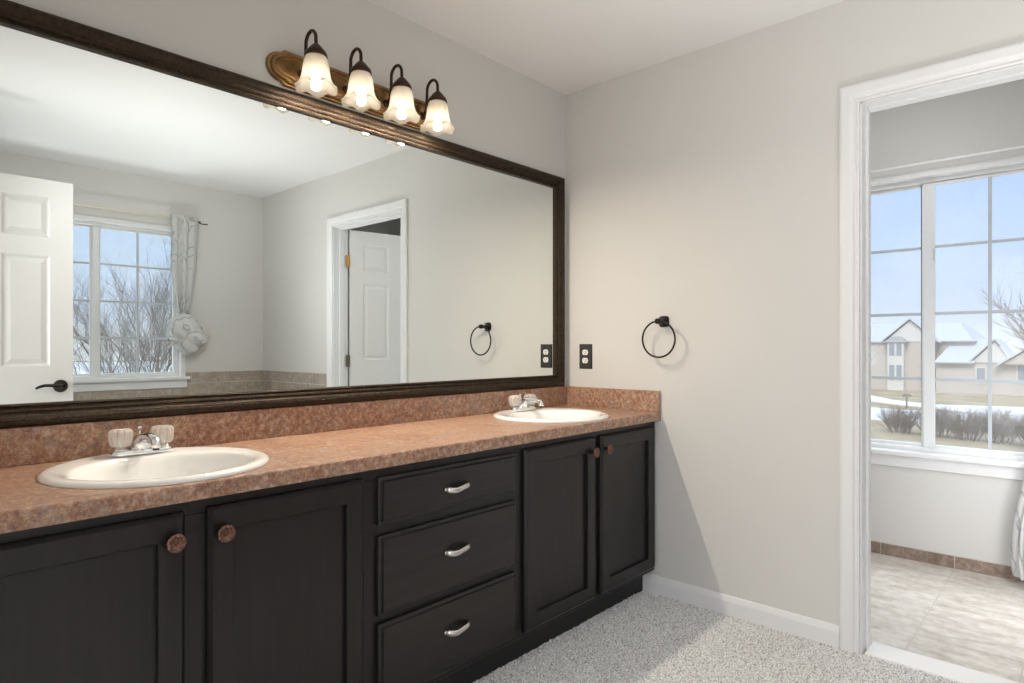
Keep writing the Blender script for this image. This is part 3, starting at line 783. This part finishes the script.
# ------------------------------------------------------------------ vanity light
SX, SZ = -1.228, 2.072
sl = empty('vanity_light', (SX, 0, SZ), 'bronze four-lamp bath bar with frosted bell shades above the mirror', 'wall lamp')
def plate_outline(hl, hh, sc):
    pts = []
    L_ = hl; r = hh*.80
    right = [(L_-.075, hh), (L_-.062, hh), (L_-.055, hh-.006*sc), (L_-.050, r)]
    for k in range(0, 19):
        t = PI/2-PI*k/18; right.append((L_-.050+.050*math.cos(t), r*math.sin(t)))
    right += [(L_-.055, -hh+.006*sc), (L_-.062, -hh), (L_-.075, -hh)]
    return right + [(-x, -z) for x, z in right]
b = MB()
def plate(d0):
    rg = []
    for hl, hh, y in d0:
        rg.append([(SX+x, -y, SZ+z) for x, z in plate_outline(hl, hh, 1)])
    b.loft(rg, True, True, True, False)
plate([(.384, .060, .001), (.384, .060, .009), (.381, .058, .013), (.374, .053, .013), (.372, .051, .020), (.368, .048, .023), (.361, .043, .023), (.358, .040, .016), (.352, .035, .014), (.345, .029, .017)])
b.build('backplate', 'bronze', sl)
LAMPX = [-1.492, -1.317, -1.139, -.964]
LY0, LZ0 = -.111, .036
for i, lx in enumerate(LAMPX):
    b = MB(); pts = [(lx, -.012, SZ-.005), (lx, -.028, SZ-.004), (lx, -.040, SZ+.012), (lx, -.045, SZ+.040), (lx, -.046, SZ+.068)]
    for k in range(1, 12):
        t = PI*k/12; pts.append((lx, -.0785+.0325*math.cos(t), SZ+.085+.036*math.sin(t)))
    pts += [(lx, -.111, SZ+.075), (lx, -.111, SZ+.055)]
    b.tube(pts, .0060, 10, up=(1, 0, 0))
    b.lathe([(.016, -.0160), (.014, -.021), (.007, -.025)], 20, (lx, 0, SZ-.005), 'y', True, True)
    arm = b.build('arm', 'dkbronze', sl)
    c = (lx, LY0, 0)
    def up(b): b.v = [(x, y, z+LZ0) for x, y, z in b.v]; return b
    up(MB().lathe([(.0065, 2.104), (.012, 2.101), (.017, 2.095), (.022, 2.090), (.026, 2.084), (.033, 2.077), (.0365, 2.068), (.0370, 2.060), (.034, 2.060), (.0, 2.064)], 32, c)).build('socket_cap', 'dkbronze', arm)
    s = MB(); seg = 72; rings = []
    for (r, h) in [(.0315, 2.062), (.0355, 2.054), (.0395, 2.042), (.0425, 2.026), (.0445, 2.008), (.0470, 1.992), (.0515, 1.978), (.0585, 1.967), (.0650, 1.961), (.0690, 1.9585), (.0700, 1.9565)]:
        k = max(0, min(1, (2.000-h)/.040))**1.5; ring = []
        for j in range(seg):
            t = 2*PI*j/seg; w = math.cos(6*t+.5); rr = r*(1+.035*k*w); ring.append((lx+rr*math.cos(t), LY0+rr*math.sin(t), h-.0060*k*w+.002))
        rings.append(ring)
    s.loft(rings, False, False)
    so = up(s).build('shade', 'shade', arm); sd = so.modifiers.new('s', 'SOLIDIFY'); sd.thickness = .003; sd.offset = -1
    so['label'] = 'frosted alabaster glass bell shade'
    b = MB(); b.lathe([(.0, 2.010), (.0150, 2.008), (.0160, 2.002), (.0160, 1.962), (.014, 1.954), (.007, 1.950), (.0, 1.9495)], 20, c); bo = up(b).build('bulb', 'bulb', arm); bo['label'] = 'glowing bulb'
    up(MB().lathe([(.013, 2.062), (.013, 2.020), (.009, 2.009)], 16, c, 'z', True, True)).build('socket', 'ivory', arm)
    pl = bpy.data.lights.new('lamp_light', 'AREA'); pl.shape = 'DISK'; pl.size = .032; pl.energy = 4.4; pl.color = (1.0, .88, .71)
    po = bpy.data.objects.new('lamp_light', pl); COL.objects.link(po); po.location = (lx, LY0, 1.948+LZ0)

# ------------------------------------------------------------------ towel ring and outlet
tr = empty('towel_ring', (0, -.583, 1.251), 'black bronze towel ring on the greige wall', 'towel ring')
b = MB(); cyy, czz = -.567, 1.252
def sq_ring(h, x, rr=.35):
    pts = []
    for i in range(40):
        t = 2*PI*i/40; c, s = math.cos(t), math.sin(t); k = (abs(c)**4+abs(s)**4)**-.25
        pts.append((x, cyy+h*k*c, czz+h*k*s))
    return pts
b.loft([sq_ring(.0255, -.0008), sq_ring(.0255, -.005), sq_ring(.023, -.009), sq_ring(.0145, -.016), sq_ring(.010, -.024), sq_ring(.0085, -.036), sq_ring(.0095, -.046), sq_ring(.0125, -.052), sq_ring(.0125, -.062), sq_ring(.009, -.068)], True, True)
b.build('post', 'black', tr)
MB().torus((-.058, -.570, 1.253-.082), .0815, .0042, 'x', 72, 12).build('ring', 'black', tr)

ou = empty('outlet', (0, -.126, 1.088), 'bronze duplex outlet plate with white sockets by the mirror', 'outlet')
b = MB(); oy, oz = -.1295, 1.088
lev = [(0, .0006), (0, .003), (.003, .0058), (.006, .0064)]
b.loft([[(-d, oy-.039+u, oz-.062+u), (-d, oy+.039-u, oz-.062+u), (-d, oy+.039-u, oz+.062-u), (-d, oy-.039+u, oz+.062-u)] for u, d in lev], True, True, True, False)
b.build('plate', 'plate', ou)
for s in (-1, 1):
    zc = oz+s*.0205; pts = []
    for i in range(32):
        t = 2*PI*i/32; pts.append((oy+.0172*math.cos(t), zc+max(-.0135, min(.0135, .0172*math.sin(t)))))
    rc = MB().prism(pts, 'x', -.0063, -.0088).build('receptacle', 'ivory', ou)
    sb = MB()
    sb.box(-.0092, -.0087, oy-.0068, oy-.0050, zc-.002, zc+.007); sb.box(-.0092, -.0087, oy+.0050, oy+.0068, zc-.001, zc+.006)
    sb.lathe([(.0025, -.0092), (.0025, -.0087)], 12, (0, oy, zc-.0075), 'x', True, True)
    sb.build('slots', 'slot', rc)
MB().lathe([(.0028, -.0066), (.0024, -.0074), (0, -.0076)], 14, (0, oy, oz), 'x').build('screw', 'plate', ou)

# ------------------------------------------------------------------ outdoors
GZ = -3.2
struct(MB().box(-140, 260, -220, 140, GZ-.4, GZ).build('ground_lawn', 'lawn'), 'winter lawn outside the windows', 'ground')
def flat_poly(name, pts, z, m, label, cat):
    b = MB().prism(pts, 'z', GZ-.02, GZ+z); return struct(b.build(name, m), label, cat)
flat_poly('ground_snow', [(68, 15.5), (61, 13.0), (55.5, 9.6), (53.0, 6.6), (54.5, 2.0), (56.5, -6), (62, -30), (52, -30), (48.5, -6), (47.2, 3.0), (49.5, 6.0), (51.5, 8.8), (54.5, 12.5), (60, 17)], .05, 'snow', 'snow-covered street curving in front of the brick house', 'snow')
flat_poly('ground_snow.002', [(-60, -45), (90, -45), (90, -200), (-60, -200)], .05, 'snow', 'snowy field beyond the bare trees', 'snow')
flat_poly('ground_snow.001', [(48.0, 14.0), (46.8, 7.5), (46.8, 0), (48, -10), (41.0, -10), (39.4, 0), (39.2, 6.2), (40, 13)], .06, 'snow', 'wide band of snow this side of the mailbox', 'snow')

def house():
    r = empty('house', (70, 8, GZ), 'two-storey tan brick house with snowy roofs across the street', 'house')
    b = MB()
    b.box(70, 84, 9.0, 21, GZ, 1.68); b.box(71, 84, 6.0, 9.0, GZ, 1.66); b.box(68, 82, -4.5, 8.6, GZ, -.30)
    b.build('wall', 'brick', r)
    g = MB(); g2 = MB()
    g.prism([(13.3, 1.62), (11.07, 3.72), (8.9, 1.62)], 'x', 69.92, 70.1)
    g2.prism([(5.95, -.32), (4.18, 1.62), (3.0, -.32)], 'x', 67.9, 68.1)
    g.build('gable', 'siding', r); g2.build('gable', 'siding', r)
    b = MB(); b.box(69.1, 70.0, 11.45, 12.85, GZ, 1.60); bay = b.build('bay', 'siding', r)
    MB().loft([[(68.9, 11.2, 1.58), (68.9, 13.1, 1.58), (70, 13.3, 1.58), (70, 11.1, 1.58)], [(69.9, 11.8, 2.15), (69.9, 12.5, 2.15), (70, 12.6, 2.15), (70, 11.7, 2.15)]], smooth=False).build('bay_roof', 'roofd', bay)
    def roofs(name, m, lst):
        b = MB()
        for quad, th in lst:
            q = [Vector(p) for p in quad]; n = (q[1]-q[0]).cross(q[2]-q[0]).normalized()*th
            b.loft([[tuple(p) for p in q], [tuple(p+n) for p in q]], smooth=False)
        return b.build(name, m, r)
    roofs('roof', 'roof', [
        ([(69.6, 13.6, 1.50), (69.6, 11.07, 3.85), (78, 11.07, 3.85), (78, 13.6, 1.50)], .12),
        ([(69.6, 11.07, 3.85), (69.6, 8.6, 1.50), (78, 8.6, 1.50), (78, 11.07, 3.85)], .12),
        ([(69.7, 12.9, 1.65), (69.7, 21.5, 1.65), (76.5, 21.5, 3.6), (76.5, 12.9, 3.6)], .12),
        ([(83.5, 21.5, 1.65), (83.5, 11.5, 1.65), (76.5, 11.5, 3.6), (76.5, 21.5, 3.6)], .12)])
    roofs('hip_roof', 'roof', [
        ([(70.6, 9.4, 1.6), (70.6, 6.0, 1.6), (75, 7.6, 3.45), (75, 9.6, 3.45)], .12),
        ([(70.6, 6.0, 1.6), (80, 5.6, 1.6), (77, 7.6, 3.45), (75, 7.6, 3.45)], .12)])
    roofs('wing_roof', 'roof', [
        ([(67.5, 8.7, -.42), (67.5, 5.7, -.42), (72.5, 3.5, 1.72), (72.5, 7.7, 1.72)], .12),
        ([(67.6, 6.2, -.48), (67.6, 4.18, 1.75), (73, 4.18, 1.75), (73, 6.2, -.48)], .12),
        ([(67.6, 4.18, 1.75), (67.6, 2.7, -.42), (73, 2.7, -.42), (73, 4.18, 1.75)], .12),
        ([(67.0, 4.0, -.6), (67.0, 1.2, 1.5), (76, 1.2, 1.5), (76, 4.0, -.6)], .12),
        ([(67.0, 1.2, 1.5), (67.0, -4.8, -.6), (76, -4.8, -.6), (76, 1.2, 1.5)], .12)])
    MB().prism([(3.6, -.4), (1.2, 1.35), (-4.2, -.4)], 'x', 67.3, 68).build('brick_gable', 'brick', r)
    for (y0, y1, z0, z1, x, par) in [(12.25, 12.68, .25, 1.42, 69.1, bay), (11.62, 12.05, .25, 1.42, 69.1, bay), (12.25, 12.68, -2.2, -.7, 69.1, bay), (11.62, 12.05, -2.2, -.7, 69.1, bay), (1.2, 2.6, -2.0, -.5, 67.98, r), (4.9, 5.5, -2.1, -.8, 67.98, r)]:
        if par is r: w = MB().box(x-.06, x, y0-.1, y1+.1, z0-.1, z1+.1).build('window', 'siding', r); MB().box(x-.075, x-.05, y0, y1, z0, z1).build('pane', 'hglass', w)
        else: MB().box(x-.05, x+.01, y0, y1, z0, z1).build('bay_window', 'hglass', bay)
house()
mb = empty('mailbox', (48.5, 7.4, GZ), 'dark mailbox on a post beside the snowy street', 'mailbox')
MB().box(48.45, 48.55, 7.35, 7.45, GZ, GZ+.80).build('post', 'bark', mb)
b = MB(); b.prism([(7.15, GZ+.80), (7.65, GZ+.80), (7.65, GZ+.95), (7.55, GZ+1.03), (7.25, GZ+1.03), (7.15, GZ+.95)], 'x', 48.35, 48.65); b.build('box', 'bark', mb)

def branch_tree(seed, height, trunks, spread, levels, r0, seglen_k=1.0, twigs=4, start=.25):
    rng = random.Random(seed); b = MB(); tw = MB()
    def grow(p, d, ln, r, lev):
        n = 4; pts = [p]; rad = [r]
        for i in range(n):
            d = (d + Vector((rng.uniform(-1, 1), rng.uniform(-1, 1), rng.uniform(-.6, 1)))*.14).normalized()
            p = p+d*ln/n; pts.append(p); rad.append(r*(1-.55*(i+1)/n))
        (b if lev <= 1 else tw).tube(pts, rad, 5 if lev <= 1 else 3, False)
        if lev >= levels: return
        k = twigs + (1 if lev == 0 else 0)
        for j in range(k):
            t = start+(1-start)*(j+rng.random())/k; q = pts[min(n, max(1, int(t*n+.5)))]
            ax = Vector((rng.uniform(-1, 1), rng.uniform(-1, 1), rng.uniform(-.2, .5))).normalized()
            nd = (d*(1.0) + ax*rng.uniform(.55, 1.0)*spread).normalized()
            grow(q, nd, ln*rng.uniform(.48, .72)*seglen_k, r*.5, lev+1)
    for t in range(trunks):
        a = 2*PI*t/trunks+rng.random(); ln_ = .45 if trunks > 12 else .26; q_ = rng.uniform(.3, 1) if trunks > 12 else 1; d = Vector((math.cos(a)*ln_*q_*(trunks > 1), math.sin(a)*ln_*q_*(trunks > 1), 1)).normalized()
        w_ = .45*q_ if trunks > 12 else .15
        grow(Vector((math.cos(a)*w_, math.sin(a)*w_, 0)), Vector((d.x*.25, d.y*.25, 1)) if t == 0 and trunks > 4 else d, height*(.78 if t == 0 and 4 < trunks < 12 else .60), r0, 0)
    return b, tw
def tree(name, loc, seed, height, trunks, spread, levels, r0, twigs, label, cat='tree', m='bark', m2='twig', group=None, start=.25):
    r = empty(name, loc, label, cat, group, local=True)
    b, tw = branch_tree(seed, height, trunks, spread, levels, r0, 1.0, twigs, start)
    b.build('trunk', m, r, loc=(0, 0, -.05), recalc=False); tw.build('branches', m2, r, loc=(0, 0, -.05), recalc=False)
    return r
# trees behind the tub window (mirror) and across the street
tree('bare_tree', (4.6, -22.0, GZ), 5, 6.6, 7, .66, 4, .045, 5, 'big bushy bare tree centred in the mirrored tub window')
tree('bare_tree', (2.6, -28.5, GZ), 9, 5.8, 4, .65, 4, .05, 5, 'smaller bare tree at the left edge of the mirrored tub window')
tree('bare_tree', (35.6, -1.0, GZ), 21, 7.2, 1, .85, 4, .10, 6, 'bare tree leaning in at the right edge of the far window')
tree('bare_tree', (64.5, 14.6, GZ), 31, 4.2, 3, .8, 4, .07, 5, 'frosted bare tree at the left corner of the brick house', m2='snow')
# winter shrubs below the far window
for i, (x, y, h, sd, lb) in enumerate([
    (34.0, 5.0, 1.25, 1, 'brown leafless shrub at the left under the far window'),
    (33.5, 3.4, 1.40, 2, 'brown leafless shrub just right of the window post'),
    (33.2, 2.2, 1.35, 3, 'brown leafless shrub between window post and right muntin'),
    (33.0, 1.0, 1.45, 4, 'brown leafless shrub at the right muntin of the far window'),
    (32.6, -.3, 1.35, 5, 'brown leafless shrub at the right end of the hedge')]):
    tree('winter_shrub', (x, y, GZ), 40+sd, h, 34, .60, 3, .012, 6, lb, 'shrub', 'shrub', 'shrub', 'winter shrubs under the far window', .05)
for o in LOCAL: del o['_local']
